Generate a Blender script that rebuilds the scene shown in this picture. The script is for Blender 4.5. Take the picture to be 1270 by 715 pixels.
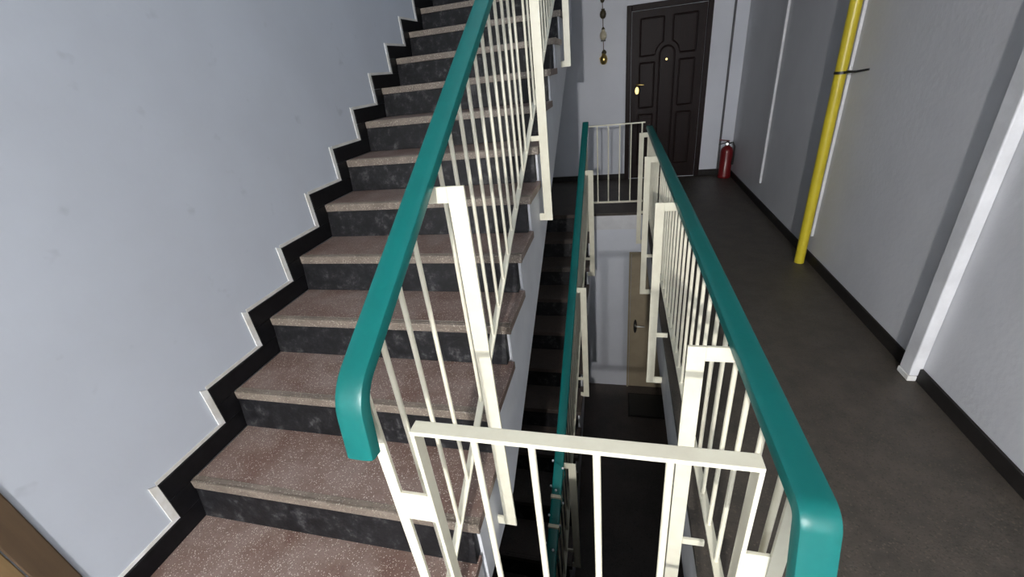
import bpy, bmesh, math, random
from mathutils import Vector, Matrix
random.seed(7)
for o in list(bpy.data.objects): bpy.data.objects.remove(o)
SC = bpy.context.scene; COL = SC.collection

# ---------------------------------------------------------------- camera
F_PX, PITCH, ROLL, YAW = 525.54, 0.4727, -0.1176, -0.2792
CAM = Vector((1.749, -0.8453, 1.5802))
def camera_axes():
    cp, sp, cy, sy = math.cos(PITCH), math.sin(PITCH), math.cos(YAW), math.sin(YAW)
    f = Vector((sy*cp, cy*cp, -sp)); r = Vector((cy, -sy, 0)); u = r.cross(f)
    c, s = math.cos(ROLL), math.sin(ROLL)
    return c*r + s*u, -s*r + c*u, f
cam_data = bpy.data.cameras.new('camera'); cam = bpy.data.objects.new('camera', cam_data); COL.objects.link(cam)
_r, _u, _f = camera_axes()
M = Matrix((_r, _u, -_f)).transposed().to_4x4(); M.translation = CAM
cam.matrix_world = M
cam_data.sensor_width = 36; cam_data.lens = F_PX*36/1270; cam_data.clip_start = 0.02
SC.camera = cam

# ---------------------------------------------------------------- world, exposure
w = bpy.data.worlds.new('world'); SC.world = w; w.use_nodes = True
w.node_tree.nodes['Background'].inputs[0].default_value = (0.78, 0.88, 1.0, 1)
w.node_tree.nodes['Background'].inputs[1].default_value = 0.62
SC.view_settings.view_transform = 'Standard'; SC.view_settings.look = 'None'
SC.view_settings.gamma = 1; SC.view_settings.use_curve_mapping = False
SC.view_settings.exposure = 0.2
LAMP_POS = (1.60, -3.9, 2.27); LAMP_W = 540

# ---------------------------------------------------------------- dimensions (metres)
RISE, G, NR = 0.195, 0.3337, 13
H = NR*RISE; SL = RISE/G; YF = (NR-1)*G          # storey height, slope, front edge of the far landing
XR, YW, YB = 3.2, 5.58, -5.0                      # right wall, far wall, back wall
XS = 1.285                                        # tread ends
XC = 2.02                                        # edge of the corridor floor
YN = -0.33                                        # edge of the near landing at the well
def nose(y): return RISE + SL*y

# ---------------------------------------------------------------- materials
def new_mat(name):
    m = bpy.data.materials.new(name); m.use_nodes = True
    nt = m.node_tree; b = nt.nodes['Principled BSDF']; return m, nt, b
def N(nt, t, **kw):
    n = nt.nodes.new(t)
    for k, v in kw.items():
        if k in n.inputs: n.inputs[k].default_value = v
        else: setattr(n, k, v)
    return n
def coords(nt):
    return N(nt, 'ShaderNodeNewGeometry').outputs['Position']
def ramp(nt, stops):
    r = N(nt, 'ShaderNodeValToRGB'); e = r.color_ramp.elements
    while len(e) < len(stops): e.new(0.5)
    for el, (p, c) in zip(e, stops): el.position = p; el.color = (*c, 1)
    return r
def mix(nt, fac, a, b, mode='MIX'):
    n = N(nt, 'ShaderNodeMix', data_type='RGBA', blend_type=mode)
    L = nt.links
    for s, v in ((n.inputs[0], fac), (n.inputs[6], a), (n.inputs[7], b)):
        if isinstance(v, (int, float)): s.default_value = v
        elif isinstance(v, tuple): s.default_value = (*v, 1)
        else: L.new(v, s)
    return n.outputs[2]
def bump(nt, b, h, strength, dist=0.01):
    n = N(nt, 'ShaderNodeBump', Strength=strength, Distance=dist)
    nt.links.new(h, n.inputs['Height']); nt.links.new(n.outputs[0], b.inputs['Normal'])
def painted(name, c, c2=None, rough=0.5, scale=6, bs=0.15, bscale=60, spec=0.5, smudge=0):
    """paint with slow tone drift and a fine uneven surface"""
    m, nt, b = new_mat(name); P = coords(nt)
    n = N(nt, 'ShaderNodeTexNoise', Scale=scale, Detail=5, Roughness=0.6); nt.links.new(P, n.inputs['Vector'])
    c2 = c2 or tuple(x*0.85 for x in c)
    r = ramp(nt, [(0.35, c2), (0.62, c)]); nt.links.new(n.outputs[0], r.inputs[0])
    out = r.outputs[0]
    if smudge:
        n4 = N(nt, 'ShaderNodeTexNoise', Scale=7, Detail=3, Roughness=0.5); nt.links.new(P, n4.inputs['Vector'])
        r4 = ramp(nt, [(0.66, (0, 0, 0)), (0.74, (1, 1, 1))]); nt.links.new(n4.outputs[0], r4.inputs[0])
        mm = N(nt, 'ShaderNodeMath', operation='MULTIPLY'); mm.inputs[1].default_value = smudge; nt.links.new(r4.outputs[0], mm.inputs[0])
        out = mix(nt, mm.outputs[0], out, tuple(x*0.5 for x in c))
    nt.links.new(out, b.inputs['Base Color'])
    n2 = N(nt, 'ShaderNodeTexNoise', Scale=bscale, Detail=4); nt.links.new(P, n2.inputs['Vector'])
    bump(nt, b, n2.outputs[0], bs, 0.004)
    b.inputs['Roughness'].default_value = rough; b.inputs['Specular IOR Level'].default_value = spec
    return m
def terrazzo(name, base, base2, chip, chip_amt, scale=260, rough=0.45, blot=2.2):
    """ground stone-chip concrete: worn blotches, small chips, some of them glinting"""
    m, nt, b = new_mat(name); P = coords(nt); L = nt.links
    n = N(nt, 'ShaderNodeTexNoise', Scale=blot, Detail=6, Roughness=0.65); L.new(P, n.inputs['Vector'])
    r = ramp(nt, [(0.36, base2), (0.62, base)]); L.new(n.outputs[0], r.inputs[0])
    v = N(nt, 'ShaderNodeTexVoronoi', Scale=scale); L.new(P, v.inputs['Vector'])
    s = N(nt, 'ShaderNodeSeparateColor'); L.new(v.outputs['Color'], s.inputs[0])
    th = N(nt, 'ShaderNodeMath', operation='GREATER_THAN'); th.inputs[1].default_value = 1-chip_amt; L.new(s.outputs[0], th.inputs[0])
    dk = N(nt, 'ShaderNodeMath', operation='LESS_THAN'); dk.inputs[1].default_value = chip_amt*1.6; L.new(s.outputs[0], dk.inputs[0])
    c = mix(nt, th.outputs[0], r.outputs[0], chip)
    dm = N(nt, 'ShaderNodeMath', operation='MULTIPLY'); dm.inputs[1].default_value = 0.5; L.new(dk.outputs[0], dm.inputs[0])
    c = mix(nt, dm.outputs[0], c, tuple(x*0.35 for x in base))
    L.new(c, b.inputs['Base Color'])
    rr = N(nt, 'ShaderNodeMapRange'); rr.inputs['To Min'].default_value = rough; rr.inputs['To Max'].default_value = 0.2
    L.new(th.outputs[0], rr.inputs[0]); L.new(rr.outputs[0], b.inputs['Roughness'])
    n3 = N(nt, 'ShaderNodeTexNoise', Scale=scale*0.6, Detail=3); L.new(P, n3.inputs['Vector'])
    bump(nt, b, n3.outputs[0], 0.35, 0.004)
    return m
def plain(name, c, rough=0.5, metal=0.0, noise=0.12, spec=0.5):
    m, nt, b = new_mat(name); P = coords(nt)
    n = N(nt, 'ShaderNodeTexNoise', Scale=35, Detail=4); nt.links.new(P, n.inputs['Vector'])
    r = ramp(nt, [(0.3, tuple(x*(1-noise) for x in c)), (0.7, tuple(min(1, x*(1+noise*0.5)) for x in c))])
    nt.links.new(n.outputs[0], r.inputs[0]); nt.links.new(r.outputs[0], b.inputs['Base Color'])
    b.inputs['Roughness'].default_value = rough; b.inputs['Metallic'].default_value = metal; b.inputs['Specular IOR Level'].default_value = spec
    return m
def scuffed_black():
    m, nt, b = new_mat('black riser paint'); P = coords(nt); L = nt.links
    n = N(nt, 'ShaderNodeTexNoise', Scale=16, Detail=8, Roughness=0.75); L.new(P, n.inputs['Vector'])
    r = ramp(nt, [(0.44, (0.004, 0.004, 0.005)), (0.55, (0.012, 0.012, 0.014)), (0.68, (0.075, 0.075, 0.075))]); L.new(n.outputs[0], r.inputs[0])
    L.new(r.outputs[0], b.inputs['Base Color']); b.inputs['Roughness'].default_value = 0.55; b.inputs['Specular IOR Level'].default_value = 0.3
    n2 = N(nt, 'ShaderNodeTexNoise', Scale=70, Detail=4); L.new(P, n2.inputs['Vector']); bump(nt, b, n2.outputs[0], 0.3, 0.004)
    return m
def wood(name, c1, c2, scale=3.0, rough=0.4):
    m, nt, b = new_mat(name); P = coords(nt); L = nt.links
    mp = N(nt, 'ShaderNodeMapping'); mp.inputs['Scale'].default_value = (14, 14, 0.9); L.new(P, mp.inputs[0])
    n = N(nt, 'ShaderNodeTexNoise', Scale=scale, Detail=6, Roughness=0.6); L.new(mp.outputs[0], n.inputs['Vector'])
    r = ramp(nt, [(0.3, c2), (0.7, c1)]); L.new(n.outputs[0], r.inputs[0]); L.new(r.outputs[0], b.inputs['Base Color'])
    b.inputs['Roughness'].default_value = rough; b.inputs['Specular IOR Level'].default_value = 0.14; bump(nt, b, n.outputs[0], 0.1, 0.003)
    return m
MT = dict(
    wall=painted('pale blue-grey wall paint', (0.50, 0.54, 0.60), (0.47, 0.505, 0.56), rough=0.55, scale=1.6, bs=0.1, bscale=45, smudge=0.3),
    wall_w=painted('off-white wall paint', (0.70, 0.73, 0.79), (0.65, 0.68, 0.74), rough=0.55, scale=1.6, bs=0.2, bscale=45),
    wall_r=painted('grey gloss wall paint', (0.60, 0.61, 0.635), (0.55, 0.56, 0.585), rough=0.42, scale=2.0, bs=0.35, bscale=30),
    white=painted('white paint', (0.72, 0.73, 0.75), rough=0.5, bs=0.15),
    edge=painted('bright edge white', (0.80, 0.81, 0.80), (0.62, 0.60, 0.54), rough=0.5, scale=9, bs=0.15),
    lip=painted('creamy edge lip', (0.66, 0.65, 0.61), (0.54, 0.53, 0.49), rough=0.5, scale=9, bs=0.15),
    soffit=painted('white stair side paint', (0.74, 0.76, 0.80), (0.66, 0.68, 0.72), rough=0.55, scale=4, bs=0.2),
    floor=terrazzo('dark brown terrazzo', (0.066, 0.055, 0.044), (0.042, 0.036, 0.029), (0.13, 0.115, 0.095), 0.05, 190, 0.55, 7.0),
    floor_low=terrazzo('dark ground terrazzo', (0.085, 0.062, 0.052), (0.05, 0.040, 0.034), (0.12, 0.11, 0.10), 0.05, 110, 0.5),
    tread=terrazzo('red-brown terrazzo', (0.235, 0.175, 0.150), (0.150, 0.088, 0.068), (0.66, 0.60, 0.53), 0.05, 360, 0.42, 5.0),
    nosing=terrazzo('worn beige terrazzo edge', (0.215, 0.180, 0.145), (0.145, 0.118, 0.095), (0.42, 0.38, 0.32), 0.06, 240, 0.45, 9.0),
    riser=scuffed_black(),
    tile=plain('black skirting tile', (0.006, 0.006, 0.007), 0.4, noise=0.4, spec=0.2),
    skirt=plain('dark skirting', (0.016, 0.014, 0.013), 0.55, noise=0.3, spec=0.25),
    cream=painted('cream gloss metal paint', (0.80, 0.78, 0.63), (0.74, 0.71, 0.57), rough=0.33, scale=14, bs=0.08, bscale=80),
    green=painted('green plastic handrail', (0.003, 0.132, 0.122), (0.003, 0.118, 0.109), rough=0.38, scale=9, bs=0.06, bscale=90, spec=0.35),
    yellow=painted('yellow gas pipe paint', (0.56, 0.46, 0.025), (0.50, 0.405, 0.025), rough=0.35, scale=9, bs=0.06),
    doorwood=wood('dark mahogany door', (0.016, 0.0075, 0.007), (0.009, 0.0045, 0.0045), 3, 0.45),
    beige=painted('beige door paint', (0.38, 0.32, 0.22), (0.33, 0.275, 0.19), rough=0.45, scale=5, bs=0.1),
    brown=wood('brown door varnish', (0.22, 0.15, 0.075), (0.17, 0.112, 0.055), 2, 0.4),
    brown2=wood('dark brown casing', (0.095, 0.065, 0.04), (0.07, 0.048, 0.03), 2, 0.45),
    brass=plain('brass', (0.75, 0.55, 0.2), 0.28, 1.0), steel=plain('dark steel', (0.05, 0.05, 0.05), 0.4, 0.8),
    chrome=plain('worn steel', (0.5, 0.5, 0.48), 0.3, 1.0),
    red=painted('red extinguisher paint', (0.17, 0.009, 0.011), rough=0.3, scale=10, bs=0.03),
    black=plain('black rubber', (0.012, 0.012, 0.012), 0.5), cord=plain('brown cord', (0.12, 0.06, 0.04), 0.8),
    clay=plain('dark clay', (0.06, 0.05, 0.025), 0.5), ivory=plain('ivory clay', (0.62, 0.57, 0.42), 0.5), bead=plain('white plastic', (0.8, 0.8, 0.85), 0.3),
    greyconduit=plain('grey conduit', (0.10, 0.10, 0.11), 0.5),
)
bulb_m, nt_, b_ = new_mat('lit bulb'); b_.inputs['Emission Color'].default_value = (1, .93, .82, 1); b_.inputs['Emission Strength'].default_value = 4

# ---------------------------------------------------------------- mesh helpers
def box(bm, lo, hi):
    vs = [bm.verts.new((x, y, z)) for z in (lo[2], hi[2]) for y in (lo[1], hi[1]) for x in (lo[0], hi[0])]
    for f in ((0,2,3,1), (4,5,7,6), (0,1,5,4), (2,6,7,3), (0,4,6,2), (1,3,7,5)): bm.faces.new([vs[i] for i in f])
def bar(bm, p0, p1, wv, tv):
    """bar from p0 to p1, wv and tv are half width / half thickness vectors"""
    p0, p1, wv, tv = map(Vector, (p0, p1, wv, tv)); vs = []
    for p in (p0, p1):
        for a, b in ((-1,-1), (1,-1), (1,1), (-1,1)): vs.append(bm.verts.new(p + a*wv + b*tv))
    for f in ((3,2,1,0), (4,5,6,7), (0,1,5,4), (1,2,6,5), (2,3,7,6), (3,0,4,7)): bm.faces.new([vs[i] for i in f])
def tube(bm, pts, r, n=10, cap=True):
    pts = [Vector(p) for p in pts]; rings = []; r = r if isinstance(r, (list, tuple)) else [r]*len(pts)
    up = None
    for i, p in enumerate(pts):
        t = (pts[min(i+1, len(pts)-1)] - pts[max(i-1, 0)]).normalized()
        if up is None: up = t.orthogonal().normalized()
        up = (up - t*up.dot(t)).normalized(); s = t.cross(up)
        rings.append([bm.verts.new(p + r[i]*(math.cos(a)*up + math.sin(a)*s)) for a in [2*math.pi*k/n for k in range(n)]])
    for a, b in zip(rings, rings[1:]):
        for k in range(n): bm.faces.new((a[k], a[(k+1) % n], b[(k+1) % n], b[k]))
    if cap: bm.faces.new(rings[0][::-1]); bm.faces.new(rings[-1])
def lathe(bm, c, prof, n=20):
    """prof: (radius, z) from bottom to top"""
    rings = [[bm.verts.new((c[0]+r*math.cos(2*math.pi*k/n), c[1]+r*math.sin(2*math.pi*k/n), c[2]+z)) for k in range(n)] for r, z in prof]
    for a, b in zip(rings, rings[1:]):
        for k in range(n): bm.faces.new((a[k], a[(k+1) % n], b[(k+1) % n], b[k]))
    bm.faces.new(rings[0][::-1]); bm.faces.new(rings[-1])
def prism(bm, poly, axis, a, b):
    """extrude a 2-D polygon; axis 0: poly is (y,z), axis 1: (x,z), axis 2: (x,y)"""
    def P(u, v, k): return [(k, u, v), (u, k, v), (u, v, k)][axis]
    A = [bm.verts.new(P(u, v, a)) for u, v in poly]; B = [bm.verts.new(P(u, v, b)) for u, v in poly]; n = len(poly)
    bm.faces.new(A); bm.faces.new(B[::-1])
    for k in range(n): bm.faces.new((A[k], B[k], B[(k+1) % n], A[(k+1) % n]))
def obj(name, bm, mat, parent=None, bevel=0, smooth=False, origin=None):
    bmesh.ops.recalc_face_normals(bm, faces=bm.faces)
    if bevel: bmesh.ops.bevel(bm, geom=[e for e in bm.edges if len(e.link_faces) == 2 and e.calc_face_angle(0) > 0.7], offset=bevel, segments=2, affect='EDGES', profile=0.5)
    if origin is not None: bmesh.ops.translate(bm, verts=bm.verts, vec=-Vector(origin))
    me = bpy.data.meshes.new(name); bm.to_mesh(me); bm.free(); me.materials.append(MT[mat] if isinstance(mat, str) else mat)
    if smooth:
        for p in me.polygons: p.use_smooth = True
        me.set_sharp_from_angle(angle=math.radians(42))
    o = bpy.data.objects.new(name, me); COL.objects.link(o)
    if origin is not None: o.location = origin
    if parent is not None: set_parent(o, parent)
    return o
def world_of(o):
    m = Matrix.LocRotScale(o.location, o.rotation_euler, o.scale)
    return m if o.parent is None else world_of(o.parent) @ o.matrix_parent_inverse @ m
def set_parent(o, p):
    o.parent = p; o.matrix_parent_inverse = world_of(p).inverted()
def boxes(name, lst, mat, parent=None, bevel=0, **kw):
    bm = bmesh.new()
    for lo, hi in lst: box(bm, lo, hi)
    return obj(name, bm, mat, parent, bevel, **kw)
def tag(o, label, cat, group=None):
    o['label'] = label; o['category'] = cat
    if group: o['group'] = group
    return o
def struct(o, label=None):
    o['kind'] = 'structure'
    if label: o['label'] = label
    return o
def empty(name, loc):
    o = bpy.data.objects.new(name, None); COL.objects.link(o); o.location = loc; o.empty_display_size = 0.1; return o
def copy_at(src, loc, parent):
    c = src.copy(); COL.objects.link(c); c.location = loc; c.parent = None; set_parent(c, parent); return c

# ================================================================ SETTING
T = 0.15
ZT = 5.2
struct(boxes('wall_left', [((-T, YB-T, -H-0.1), (0, YW+T, ZT))], 'wall'), 'pale blue-grey painted wall climbing beside the stairs')
struct(boxes('wall_right', [((XR, YB-T, -H-0.1), (XR+T, YW+T, ZT))], 'wall_r'), 'grey painted wall along the corridor')
struct(boxes('wall_far', [((0, YW, -0.2), (XR, YW+T, ZT))], 'wall_w'), 'pale wall at the end of the corridor with the dark door')
struct(boxes('wall_back', [((0, YB-T, -H-0.1), (XR, YB, ZT))], 'wall'), 'plain pale wall closing the near landing')
struct(boxes('wall_far_lower', [((0, YF+0.012, -H), (XR, YF+T, -0.2))], 'wall_w'), 'white wall of the storey below with a beige door')
# floor finish (z -0.03..0) on white slabs
def ring(z0, z1, inset):
    k = inset
    return [((0, YB, z0), (XR, YN-k, z1)), ((0, YN-k, z0), (XS-0.02-k, 0.014-k, z1)), ((XC+k, YN-k, z0), (XR, YF+k, z1)), ((0, YF+k, z0), (XR, YW, z1))]
fl = boxes('floor', [r for i, r in enumerate(ring(-0.03, 0, 0)) if i != 1], 'floor')
lo_, hi_ = ring(-0.03, 0, 0)[1]; boxes('landing_slab', [(lo_, hi_)], 'tread', fl)
struct(fl, 'dark brown terrazzo floor of corridor and landings')
lc = boxes('ceiling_lower', ring(-0.2, -0.03, 0.004), 'white'); struct(lc, 'white painted edge and underside of the corridor slab')
boxes('edge_beam', [((XC+0.004, YN, -0.36), (XC+0.2, YF, -0.2))], 'white', lc)
struct(boxes('floor_lower', [((0, YB, -H-0.1), (XR, YF+0.012, -H))], 'floor_low'), 'dark floor at the bottom of the stairwell')
struct(boxes('ceiling', [((0, YB, H-0.2), (XR, YN, H)), ((XC, YN, H-0.2), (XR, YF, H)), ((0, YF, H-0.2), (XR, YW, H))], 'white'), 'white underside of the floor above')
# skirtings
struct(boxes('baseboard_right', [((XR-0.014, YB, 0), (XR, YW, 0.075))], 'skirt', bevel=0.003), 'dark skirting along the corridor wall')
struct(boxes('baseboard_far', [((0, YW-0.014, 0), (1.80, YW, 0.08)), ((2.80, YW-0.014, 0), (XR-0.014, YW, 0.08))], 'skirt', bevel=0.003), 'dark skirting below the pale end wall')
# stepped skirting on the left wall: separate tiles
bl = empty('baseboard_left', (0, 0, 0)); struct(bl, 'stepped black tile skirting up the left wall beside the stairs')
TW = 0.095; ths, tvs = [], []
TH = boxes('tile', [((0.0005, 0, 0), (0.012, G+TW+0.008, 0.09))], 'tile', bl, 0.002)
TV = boxes('tile', [((0.0005, 0, 0), (0.012, TW+0.008, RISE-0.094))], 'tile', bl, 0.002)
for i in range(-1, NR):
    p = (0, i*G-TW, (i+1)*RISE+0.001); pv = (0, i*G-TW, i*RISE+0.0925)
    if i == -1: TH.location = (0, -0.405, 0.001); TH.scale.y = 0.415/(G+TW+0.008); set_parent(TH, bl); continue
    if i == 0: TV.location = pv; set_parent(TV, bl)
    else: copy_at(TV, pv, bl)
    c = copy_at(TH, p, bl); c.scale.y = 1 if i < NR-1 else 4.4
bm = bmesh.new(); bl_ = bmesh.new(); E = 0.016
for i in range(0, NR):
    y0 = i*G-TW; zb, zt = i*RISE+0.092, (i+1)*RISE+0.092
    prism(bm, [(y0-0.028, zb+E), (y0, zb), (y0, zt), (y0-0.028, zt+E)], 0, 0.0003, 0.006)                       # upright
    prism(bl_, [(y0-0.0, zt+0.016), (y0, zt), (y0+G, zt), (y0+G-0.028, zt+0.016)], 0, 0.0003, 0.0035)                    # level
prism(bm, [(-0.395, RISE*0+0.092+E), (-0.395, 0.092), (-TW, 0.092), (-TW-E, 0.092+E)], 0, 0.0003, 0.004)
obj('plaster_edge', bm, 'edge', bl); obj('plaster_lip', bl_, 'lip', bl)  # strip colours lightened to carry the light caught on the bevelled plaster edge

# ---------------------------------------------------------------- doors
def outline(pts, r, bm, y, close=True):
    q = [(x, y, z) for x, z in pts]
    n = len(q)
    for k in range(n):
        a, b = Vector(q[k]), Vector(q[(k+1) % n]); tube(bm, [a, b], r, 6)
def arc(cx, cz, r, a0, a1, n=8): return [(cx+r*math.cos(math.radians(a0+(a1-a0)*k/n)), cz+r*math.sin(math.radians(a0+(a1-a0)*k/n))) for k in range(n+1)]
d1 = empty('door_1', (2.30, YW, 0)); struct(d1, 'dark mahogany panelled apartment door at the end of the corridor')
DX0, DX1, DZ = 1.865, 2.735, 2.06
boxes('door_frame', [((1.80, YW-0.035, 0), (DX0-0.004, YW-0.0005, DZ+0.07)), ((DX1+0.004, YW-0.035, 0), (2.80, YW-0.0005, DZ+0.07)), ((DX0-0.004, YW-0.035, DZ+0.005), (DX1+0.004, YW-0.0005, DZ+0.07))], 'doorwood', d1, 0.006)
leaf = boxes('door_leaf', [((DX0, YW-0.024, 0.012), (DX1, YW-0.0005, DZ))], 'doorwood', d1, 0.003)
mid = (DX0+DX1)/2; yf = YW-0.024
def panel(pts):
    bm = bmesh.new(); cx = sum(p[0] for p in pts)/len(pts); cz = sum(p[1] for p in pts)/len(pts)
    prism(bm, [(cx+(x-cx)*0.78, cz+(z-cz)*0.86) for x, z in pts], 1, yf-0.010, yf+0.004)
    outline(pts, 0.011, bm, yf-0.002)
    obj('door_panel', bm, 'doorwood', leaf, smooth=True)
for s in (-1, 1):
    up = [(mid+s*0.055, 1.97), (mid+s*0.055, 1.70)] + [(mid+s*x, z) for x, z in arc(0, 1.56, 0.15, 68, 0, 7)] + [(mid+s*0.33, 1.56), (mid+s*0.33, 1.97)]
    panel(up)
    panel([(mid+s*0.15, 1.48), (mid+s*0.33, 1.48), (mid+s*0.33, 0.95), (mid+s*0.15, 0.95)])
    panel([(mid+s*0.15, 0.86), (mid+s*0.33, 0.86), (mid+s*0.33, 0.2), (mid+s*0.15, 0.2)])
panel([(mid+x, z) for x, z in arc(0, 1.56, 0.09, 0, 180, 10)] + [(mid-0.09, 0.2), (mid+0.09, 0.2)])
bm = bmesh.new(); prism(bm, [(1.945+x, 1.165+z) for x, z in [(0.024*math.cos(a), 0.045*math.sin(a)) for a in [k*math.pi/8 for k in range(16)]]], 1, yf-0.012, yf+0.002); obj('lock_plate', bm, 'brass', leaf)
bm = bmesh.new(); tube(bm, [(1.94, yf, 1.235), (1.94, yf-0.045, 1.235), (1.965, yf-0.052, 1.237), (2.03, yf-0.05, 1.23)], [0.016, 0.011, 0.010, 0.008], 10); obj('door_handle', bm, 'brass', leaf, smooth=True)
bm = bmesh.new(); tube(bm, [(mid-0.005, yf+0.002, 1.50), (mid-0.005, yf-0.016, 1.50)], 0.013, 12); obj('peephole', bm, 'brass', leaf, smooth=True)

d2 = empty('door_2', (2.28, YF, -H)); struct(d2, 'flat beige door in the white wall of the storey below')
boxes('door_frame', [((1.862, YF-0.01, -H), (1.885, YF+0.0115, -H+2.045)), ((2.665, YF-0.01, -H), (2.69, YF+0.0115, -H+2.045)), ((1.885, YF-0.01, -H+2.02), (2.665, YF+0.0115, -H+2.045))], 'beige', d2, 0.002)
lf = boxes('door_leaf', [((1.888, YF-0.002, -H+0.01), (2.662, YF+0.0115, -H+2.016))], 'beige', d2, 0.002)
yl = YF-0.002
bm = bmesh.new(); prism(bm, [(1.955+0.022*math.cos(a), -1.53+0.10*math.sin(a)) for a in [k*math.pi/8 for k in range(16)]], 1, yl-0.012, yl+0.002); obj('lock_plate', bm, 'steel', lf)
bm = bmesh.new(); tube(bm, [(1.955, yl, -1.50), (1.955, yl-0.05, -1.50), (1.98, yl-0.055, -1.502), (2.07, yl-0.052, -1.507)], [0.014, 0.011, 0.010, 0.009], 10); obj('door_handle', bm, 'chrome', lf, smooth=True)

d3 = empty('door_3', (0, -0.85, 0)); struct(d3, 'brown varnished door in the left wall at the foot of the stairs')
boxes('door_frame', [((0.0005, -0.475, 0), (0.008, -0.397, 2.1)), ((0.0005, -1.40, 0), (0.008, -1.33, 2.1)), ((0.0005, -1.33, 2.02), (0.008, -0.475, 2.1))], 'brown2', d3, 0.004)
l3 = boxes('door_leaf', [((0.0005, -1.327, 0.01), (0.006, -0.478, 2.017))], 'brown', d3, 0.003)
bm = bmesh.new(); tube(bm, [(0.014, -0.54, 1.05), (0.06, -0.54, 1.05), (0.065, -0.57, 1.05), (0.062, -0.66, 1.045)], 0.009, 10); obj('door_handle', bm, 'chrome', l3, smooth=True)

# ================================================================ STAIRS
def stairs(name, label, xo, z0, mt='tread', mn='nosing'):
    """13 risers from z0; treads end at xo"""
    root = empty(name, (xo/2, 0, z0)); tag(root, label, 'stairs')
    xs = xo-0.015                                     # painted side face
    prof = []
    for i in range(NR-1):
        prof += [(i*G+0.03, z0+i*RISE-(0.04 if i else 0.2)), (i*G+0.03, z0+(i+1)*RISE-0.04)]
    prof += [(YF+0.0, z0+(NR-1)*RISE-0.04), (YF+0.0, z0+H-0.2), (YF, z0+nose(YF)-0.65)]
    ys = (-0.2+0.65-RISE)/SL
    prof += [(ys, z0-0.2 if z0 > -1 else z0-0.0)] if z0 > -1 else [(0.9, z0+nose(0.9)-0.65), (0.9, z0), ]
    if z0 <= -1: prof[0] = (0.03, z0+0.0)
    bm = bmesh.new(); prism(bm, prof, 0, 0.001, xs); obj('slab', bm, 'soffit', root)
    xl = 0.0125 if z0 > -1 else 0.001
    bm = bmesh.new(); box(bm, (xl, 0.010, 0), (xo, G+0.011, 0.04)); tr = obj('tread', bm, mt, root, 0.004)
    bm = bmesh.new(); box(bm, (xl, -0.002, -0.001), (xo+0.001, 0.0095, 0.0405)); box(bm, (xl, 0.0095, 0.0390), (xo+0.001, 0.030, 0.0412)); no = obj('nosing', bm, mn, tr, 0.003)
    bm = bmesh.new(); prism(bm, [(-0.021, 0), (0.0298, 0), (0.0298, RISE-0.0405), (0.003, RISE-0.0405)], 0, xl, xs-0.012); ri = obj('riser', bm, 'riser', root, 0.003)
    for i in range(NR):
        z = z0+i*RISE
        if i == 0: ri.location = (0, 0, z); set_parent(ri, root)
        else: copy_at(ri, (0, i*G-(0.032 if i == NR-1 else 0), z), root)
        if i == NR-1: break
        if i == 0: tr.location = (0, 0, z+RISE-0.04); set_parent(tr, root); no.location = (0, 0, 0)
        else:
            c = copy_at(tr, (0, i*G, z+RISE-0.04), root)
            k = no.copy(); COL.objects.link(k); k.parent = c; k.location = (0, 0, 0); k.matrix_parent_inverse = Matrix()
    boxes('nosing', [((xl, YF-0.026, z0+H-0.04), (xo, YF-0.0005, z0+H+0.001))], mn, root, 0.003)
    no.parent = tr; no.matrix_parent_inverse = Matrix(); no.location = (0, 0, 0)
    return root
stairs('staircase', 'red-brown terrazzo stairs with black risers climbing beside the pale wall', XS, 0)
XL = 1.43
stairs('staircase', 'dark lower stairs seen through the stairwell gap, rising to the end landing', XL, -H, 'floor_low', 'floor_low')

# ================================================================ RAILINGS
def bend(p, a, b, r, n=7):
    """round corner at p between directions a (incoming point) and b"""
    p, a, b = Vector(p), Vector(a), Vector(b); da, db = (a-p).normalized(), (b-p).normalized()
    ang = da.angle(db); d = r/math.tan(ang/2); s, e = p+da*d, p+db*d; c = p+(da+db).normalized()*(r/math.sin(ang/2))
    out = []
    for k in range(n+1):
        v = (s-c).slerp(e-c, k/n) if False else None
        u = (s-c).normalized(); wv = (e-c).normalized(); th = u.angle(wv); t = k/n
        out.append(c + r*(math.sin((1-t)*th)*u + math.sin(t*th)*wv)/math.sin(th))
    return out
def handrail(name, x, pts, parent, wid=0.062, thk=0.032):
    """moulded handrail swept along pts (y,z) at x; profile rounded on top, lips below"""
    hw, ht = wid/2, thk/2
    c = 0.007
    prof = [(-hw+0.003, -ht), (-hw, -ht+0.003), (-hw, ht-c), (-hw+c*0.3, ht-c*0.3), (-hw+c, ht), (-hw+0.02, ht+0.0008), (hw-0.02, ht+0.0008), (hw-c, ht), (hw-c*0.3, ht-c*0.3), (hw, ht-c), (hw, -ht+0.003), (hw-0.003, -ht)]
    bm = bmesh.new(); rings = []
    P = [Vector((0, a, b)) for a, b in pts]
    for i, p in enumerate(P):
        t1 = (P[i]-P[i-1]).normalized() if i else None; t2 = (P[i+1]-P[i]).normalized() if i < len(P)-1 else None
        t = ((t1 or t2)+(t2 or t1)).normalized(); nrm = Vector((0, -t.z, t.y))
        rings.append([bm.verts.new(Vector((x+u, 0, 0)) + p + nrm*v) for u, v in prof])
    n = len(prof)
    for a, b in zip(rings, rings[1:]):
        for k in range(n): bm.faces.new((a[k], a[(k+1) % n], b[(k+1) % n], b[k]))
    bm.faces.new(rings[0]); bm.faces.new(rings[-1][::-1])
    return obj(name, bm, 'green', parent, smooth=True)
def rod(name, length, parent, r=0.0072):
    bm = bmesh.new(); tube(bm, [(0, 0, 0), (0, 0, length)], r, 10); return obj(name, bm, 'cream', parent, smooth=True)
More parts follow.
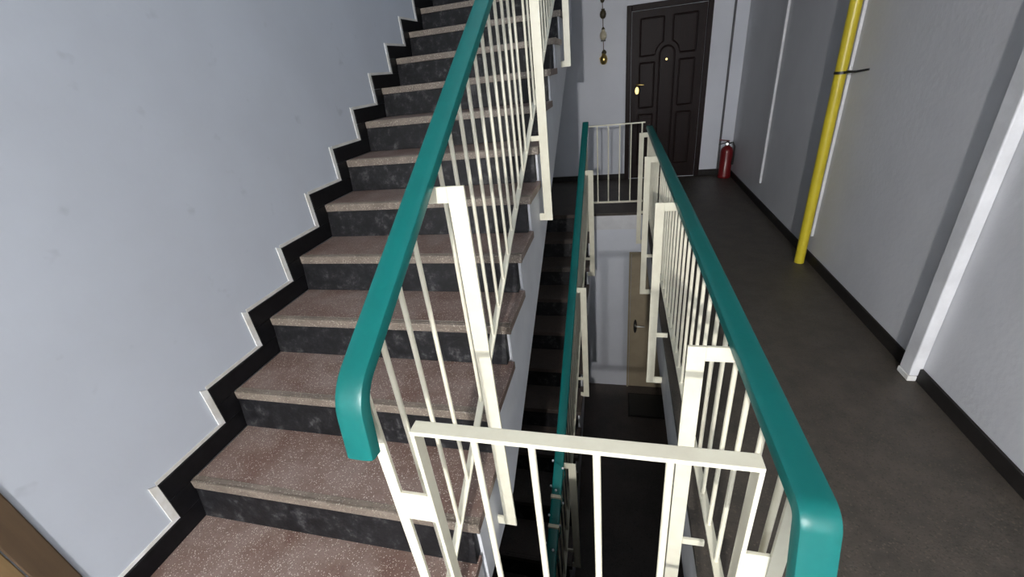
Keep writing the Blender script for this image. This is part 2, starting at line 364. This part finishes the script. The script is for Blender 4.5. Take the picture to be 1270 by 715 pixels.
def bracket(parent, x_rail, x_out, x_slab, y, ztop, zbot, zmid, side, bw=0.05):
    """flat-bar C bracket: reaches out from under the handrail, runs down in the well, returns to the slab edge.
    side +1: the well lies towards +x of the rail"""
    bm = bmesh.new(); t = 0.005; xi = x_out - side*bw
    def b(xa, xb, za, zb): box(bm, (min(xa, xb), y-t, za), (max(xa, xb), y+t, zb))
    b(xi, x_out, zbot, ztop); b(x_rail, xi, ztop-0.045, ztop); b(x_slab, xi, zbot, zbot+0.045)
    b(x_rail+side*0.012, xi, zmid-0.014, zmid+0.014)
    return obj('bracket_post', bm, 'cream', parent, 0.0015)

def stair_railing(label, x, x_out, x_slab, z0, ys_br, hlen, y_end, first=-0.16, step=0.1205):
    root = empty('stair_railing', (x, 0, z0)); tag(root, label, 'railing')
    top = lambda y: z0+nose(y)+1.057                       # handrail upper face
    hr = 0.016
    a = (-0.322, top(-0.305)-0.165); c = (-0.305, top(-0.305)-hr*1.2); e = (y_end, top(y_end)-hr*1.2)
    path = [a] + [(v.y, v.z) for v in bend((0, *c), (0, *a), (0, *e), 0.10)] + [e]
    # sweep wants the upper face on the outside: run from the low end upward
    handrail('handrail', x, path, root)
    nd = Vector((0, -SL, 1)).normalized(); sx = Vector((0.014, 0, 0))
    bm = bmesh.new(); q = lambda y, d: (x, y, z0+nose(y)+d)
    bar(bm, q(-0.262, 1.010), q(y_end, 1.010), sx, nd*0.004); obj('top_bar', bm, 'cream', root, 0.001)
    bm = bmesh.new(); bar(bm, q(-0.262, 0.085), q(y_end, 0.085), sx*0.9, nd*0.0045); obj('bottom_bar', bm, 'cream', root, 0.001)
    bm = bmesh.new(); box(bm, (x-0.014, -0.272, z0), (x+0.014, -0.263, z0+nose(-0.265)+1.005)); obj('end_post', bm, 'cream', root, 0.001)
    bm = bmesh.new(); box(bm, (x-0.014, y_end-0.009, z0+nose(y_end)+0.0-0.195), (x+0.014, y_end, z0+nose(y_end)+1.005)); obj('end_post', bm, 'cream', root, 0.001)
    rd = None; y = first
    while y < y_end-0.03:
        p = (x, y, z0+nose(y)+0.085)
        if min(abs(y-b) for b in ys_br) > 0.011:
            if rd is None: rd = rod('baluster', 0.925, root); rd.location = p; set_parent(rd, root)
            else: copy_at(rd, p, root)
        y += step
    for yb in ys_br:
        zt = z0+nose(yb)+1.006
        bracket(root, x, x_out, x_slab, yb, zt, zt-hlen, z0+nose(yb)+0.07, 1)
    return root
stair_railing('cream stair railing with green handrail beside the brown terrazzo steps', 1.24, 1.348, XS-0.016, 0, (0.211, 1.64, 3.04), 1.42, 4.0)
stair_railing('cream railing with green handrail on the dark lower stairs', 1.385, 1.49, XL-0.016, -H, (-0.09, 1.06, 2.22, 3.38), 1.14, 3.95)

# corridor railing
XH = 2.03
cr = empty('corridor_railing', (XH, 3.97, 0)); SKEW = 0.0062; tag(cr, 'long level cream railing with green handrail along the corridor floor', 'railing')
zt = 0.93-0.017
path = [(-0.42, 0.60)] + [(v.y, v.z) for v in bend((0, -0.335, zt), (0, -0.42, 0.60), (0, 3.97, zt), 0.03)] + [(3.97, zt)]
handrail('handrail', XH, path, cr)
boxes('top_bar', [((XH-0.014, -0.268, 0.888), (XH+0.014, 3.97, 0.896))], 'cream', cr, 0.001)
boxes('bottom_bar', [((XH-0.014, -0.268, 0.142), (XH+0.014, 3.97, 0.151))], 'cream', cr, 0.001)
boxes('end_post', [((XH-0.014, -0.272, 0), (XH+0.014, -0.2635, 0.887))], 'cream', cr, 0.001)
boxes('end_post', [((XH-0.014, 3.962, 0), (XH+0.014, 3.972, 0.887))], 'cream', cr, 0.001)
rd = None; y = -0.205
while y < 3.94:
    if min(abs(y-b) for b in (0.14, 1.41, 2.60, 3.78)) > 0.011:
        if rd is None: rd = rod('baluster', 0.74, cr); rd.location = (XH, y, 0.15); set_parent(rd, cr)
        else: copy_at(rd, (XH, y, 0.15), cr)
    y += 0.122
for yb in (0.14, 1.41, 2.60, 3.78): bracket(cr, XH, 1.925-SKEW*(3.97-yb), XC-0.0005-SKEW*(3.97-yb), yb, 0.893, -0.29, 0.075, -1, 0.046)
cr.rotation_euler.z = SKEW

# near cross railing at the open side of the well
wr = empty('well_railing', (1.66, -0.27, 0)); tag(wr, 'short cream cross railing of flat bar closing the head of the stairwell', 'railing')
X0, X1, YC, ZC = 1.333, 1.992, -0.268, 0.945
boxes('top_bar', [((X0, YC-0.017, ZC-0.010), (X1, YC+0.017, ZC))], 'cream', wr, 0.0015)
boxes('leg', [((X0, YC-0.017, -0.18), (X0+0.009, YC+0.017, ZC-0.010)), ((X0, YN+0.001, -0.18), (X0+0.009, YC-0.017, -0.14))], 'cream', wr, 0.0015)
boxes('leg', [((X1-0.009, YC-0.017, 0), (X1, YC+0.017, ZC-0.010))], 'cream', wr, 0.0015)
boxes('bottom_bar', [((X0+0.009, YC-0.012, 0.142), (X1-0.009, YC+0.012, 0.151))], 'cream', wr, 0.001)
boxes('joining_plate', [((1.254, YC-0.004, 0.63), (X0, YC+0.004, 0.725))], 'cream', wr, 0.001)
boxes('joining_plate', [((X1, YC-0.004, 0.55), (XH+0.0115, YC+0.004, 0.69))], 'cream', wr, 0.001)
rd = None
for xb in (1.465, 1.585, 1.711, 1.843):
    if rd is None: rd = rod('baluster', ZC-0.01-0.15, wr, 0.0078); rd.location = (xb, YC, 0.15); set_parent(rd, wr)
    else: copy_at(rd, (xb, YC, 0.15), wr)

# far cross railing at the end landing
fr = empty('landing_railing', (1.7, YF, 0)); tag(fr, 'thin cream cross railing on the edge of the end landing', 'railing')
YD = YF-0.012
boxes('top_bar', [((1.385, YD-0.010, 0.958), (1.99, YD+0.010, 0.970))], 'cream', fr, 0.001)
boxes('bottom_bar', [((1.44, YD-0.012, 0.128), (1.99, YD+0.012, 0.146))], 'cream', fr, 0.001)
rd = None
for xb in (1.502, 1.617, 1.735, 1.851, 1.96):
    if rd is None: rd = rod('baluster', 0.818, fr, 0.0072); rd.location = (xb, YD, 0.142); set_parent(rd, fr)
    else: copy_at(rd, (xb, YD, 0.142), fr)
# ================================================================ THINGS ON THE WALLS
gp = empty('gas_pipe', (3.12, 2.63, 0)); tag(gp, 'yellow painted gas pipe standing against the grey corridor wall', 'pipe')
bm = bmesh.new(); tube(bm, [(3.125, 2.63, 0), (3.125, 2.64, H-0.2)], 0.034, 18); obj('pipe', bm, 'yellow', gp, smooth=True)
bm = bmesh.new(); tube(bm, [(3.125, 2.634, 1.335), (3.125, 2.634, 1.352)], 0.038, 18); tube(bm, [(3.15, 2.62, 1.343), (XR-0.001, 2.62, 1.343)], 0.006, 8); tube(bm, [(3.14, 2.60, 1.345), (3.13, 2.56, 1.352), (3.15, 2.50, 1.35), (XR-0.004, 2.44, 1.36)], 0.006, 8); obj('wall_clamp', bm, 'steel', gp, smooth=True)
def trunking(label, y, w, d, z0, group=None, parts=True):
    t = empty('cable_trunking', (XR, y, z0)); tag(t, label, 'trunking')
    boxes('trunking_base', [((XR-d*0.4, y-w/2, z0), (XR-0.0003, y+w/2, H-0.2))], 'white', t)
    boxes('trunking_cover', [((XR-d, y-w/2-0.001, z0), (XR-d*0.4, y+w/2+0.001, H-0.2))], 'white', t, 0.002)
trunking('thin white cable strip on the grey wall beside the yellow pipe', 2.68, 0.022, 0.018, 0.20)
trunking('thin white cable strip on the grey wall between red extinguisher and yellow pipe', 4.15, 0.045, 0.02, 0.24)
dk = empty('boxed_duct', (XR, 1.24, 0)); tag(dk, 'wide white boxed duct running up the grey wall from the corridor floor', 'duct')
boxes('duct_casing', [((XR-0.05, 1.195, 0.03), (XR-0.0003, 1.28, H-0.2))], 'white', dk, 0.006)
boxes('duct_foot', [((XR-0.053, 1.192, 0), (XR-0.0145, 1.283, 0.03))], 'edge', dk, 0.004)
bm = bmesh.new(); tube(bm, [(3.04, YW-0.014, 0.08), (3.04, YW-0.014, H-0.2)], 0.0135, 10); cd = obj('wall_conduit', bm, 'greyconduit', None, smooth=True, origin=(3.04, YW, 0.08)); tag(cd, 'dark grey conduit running up the pale wall right of the mahogany door', 'conduit')

# fire extinguisher
fx = empty('fire_extinguisher', (3.10, 5.40, 0)); tag(fx, 'red fire extinguisher standing on the floor in the corridor corner', 'extinguisher')
c = (3.10, 5.40, 0)
bm = bmesh.new(); lathe(bm, c, [(0.074, 0), (0.080, 0.008), (0.080, 0.04), (0.076, 0.045), (0.076, 0.33), (0.072, 0.36), (0.058, 0.388), (0.036, 0.405), (0.026, 0.415)], 24); obj('cylinder', bm, 'red', fx, smooth=True)
bm = bmesh.new(); lathe(bm, c, [(0.022, 0.415), (0.022, 0.45), (0.016, 0.46), (0.016, 0.475)], 14); obj('valve', bm, 'steel', fx, smooth=True)
bm = bmesh.new(); bar(bm, (3.12, 5.40, 0.472), (2.99, 5.385, 0.495), (0, 0.012, 0), (0, 0, 0.006)); obj('lever', bm, 'red', fx, 0.002)
bm = bmesh.new(); bar(bm, (3.10, 5.40, 0.455), (2.99, 5.387, 0.435), (0, 0.010, 0), (0, 0, 0.005)); obj('carry_handle', bm, 'black', fx, 0.002)
bm = bmesh.new(); tube(bm, [(3.11, 5.39, 0.44), (3.155, 5.37, 0.455), (3.175, 5.35, 0.41), (3.172, 5.33, 0.30), (3.165, 5.33, 0.18)], [0.010, 0.010, 0.010, 0.011, 0.015], 8); obj('hose', bm, 'black', fx, smooth=True)
bm = bmesh.new(); tube(bm, [(3.09, 5.38, 0.44), (3.085, 5.355, 0.442)], 0.016, 12); obj('pressure_gauge', bm, 'chrome', fx, smooth=True)

# hanging ornament
ho = empty('hanging_ornament', (1.52, YW, 2.3)); tag(ho, 'string of small clay and brass pots hanging on the pale wall by the door', 'ornament')
yo = YW-0.045
bm = bmesh.new(); tube(bm, [(1.50, YW, 2.30), (1.50, yo, 2.295), (1.51, yo, 2.08), (1.512, yo, 1.86), (1.518, yo, 1.64)], 0.0045, 6); obj('cord', bm, 'cord', ho, smooth=True)
def pot(name, cx, cz, s, mat):
    bm = bmesh.new(); lathe(bm, (cx, yo, cz), [(0.016*s, -0.05*s), (0.032*s, -0.035*s), (0.038*s, -0.005*s), (0.030*s, 0.025*s), (0.018*s, 0.035*s), (0.022*s, 0.048*s)], 14); return obj(name, bm, mat, ho, smooth=True)
pot('clay_pot', 1.505, 2.235, 0.7, 'clay'); pot('clay_pot', 1.511, 2.085, 1.05, 'clay')
p = pot('ivory_pot', 1.513, 1.855, 1.15, 'ivory')
bm = bmesh.new(); lathe(bm, (1.513, yo, 1.915), [(0.022, 0), (0.016, 0.015), (0.004, 0.028)], 10); obj('lid', bm, 'clay', p, smooth=True)
bm = bmesh.new(); lathe(bm, (1.513, yo, 1.785), [(0.03, 0), (0.03, 0.01)], 10); obj('saucer', bm, 'steel', p)
p = pot('brass_bell', 1.517, 1.585, 1.3, 'brass')
bm = bmesh.new(); lathe(bm, (1.522, yo, 1.64), [(0.026, 0), (0.032, 0.02), (0.02, 0.04), (0.006, 0.048)], 12); obj('lid', bm, 'clay', p, smooth=True)
bm = bmesh.new(); tube(bm, [(1.475, yo-0.01, 1.575), (1.468, yo-0.012, 1.595), (1.488, yo-0.01, 1.61)], 0.007, 6); obj('handle', bm, 'brass', p, smooth=True)

# doormat on the lower floor
dm = empty('doormat', (2.2, 3.63, -H)); tag(dm, 'dark doormat on the lower floor in front of the beige door', 'doormat')
boxes('mat_pile', [((1.90, 3.43, -H), (2.58, 3.83, -H+0.014))], 'black', dm, 0.003)
bm = bmesh.new()
for lo_, hi_ in (((1.88, 3.41), (2.60, 3.43)), ((1.88, 3.83), (2.60, 3.85)), ((1.88, 3.43), (1.90, 3.83)), ((2.58, 3.43), (2.60, 3.83))): box(bm, (*lo_, -H), (*hi_, -H+0.009))
obj('mat_border', bm, 'skirt', dm)

# string of small white beads on the lower handrail
gs = empty('bead_string', (1.385, 0.8, -0.85)); tag(gs, 'thin string of tiny white beads wound round the lower green handrail', 'bead string')
pts = []
for k in range(49):
    t = k/48; y = 0.58+0.47*t; a = t*2*math.pi*3.5
    pts.append((1.385+0.043*math.cos(a), y, -H+nose(y)+1.04+0.030*math.sin(a)))
bm = bmesh.new(); tube(bm, pts, 0.002, 5); obj('string', bm, 'green', gs, smooth=True)
bd = None
for k in range(3, 49, 4):
    if bd is None:
        bm = bmesh.new(); bmesh.ops.create_icosphere(bm, subdivisions=1, radius=0.0085); bd = obj('bead', bm, 'bead', gs, smooth=True); bd.location = pts[k]; set_parent(bd, gs)
    else: copy_at(bd, pts[k], gs)
for y in (0.72, 0.86):
    z = -H+nose(y)+1.057
    boxes('clip', [((1.352, y-0.011, z-0.04), (1.418, y+0.011, z+0.006))], 'ivory', gs, 0.002)

# ceiling lamp on the near landing
lp = empty('ceiling_lamp', (LAMP_POS[0], LAMP_POS[1], H-0.2)); tag(lp, 'bare bulb lamp on the ceiling of the near landing', 'lamp')
bm = bmesh.new(); lathe(bm, (LAMP_POS[0], LAMP_POS[1], H-0.26), [(0.022, 0), (0.024, 0.03), (0.05, 0.05), (0.05, 0.06)], 16); obj('lamp_holder', bm, 'white', lp, smooth=True)
bm = bmesh.new(); lathe(bm, (LAMP_POS[0], LAMP_POS[1], H-0.315), [(0.006, 0), (0.024, 0.006), (0.03, 0.025), (0.026, 0.045), (0.013, 0.06)], 14); obj('bulb', bm, bulb_m, lp, smooth=True)
ld = bpy.data.lights.new('bulb_light', 'POINT'); ld.energy = LAMP_W; ld.color = (1.0, 0.965, 0.93); ld.shadow_soft_size = 0.045
lo = bpy.data.objects.new('bulb_light', ld); COL.objects.link(lo); lo.location = (LAMP_POS[0], LAMP_POS[1], H-0.36); set_parent(lo, lp)
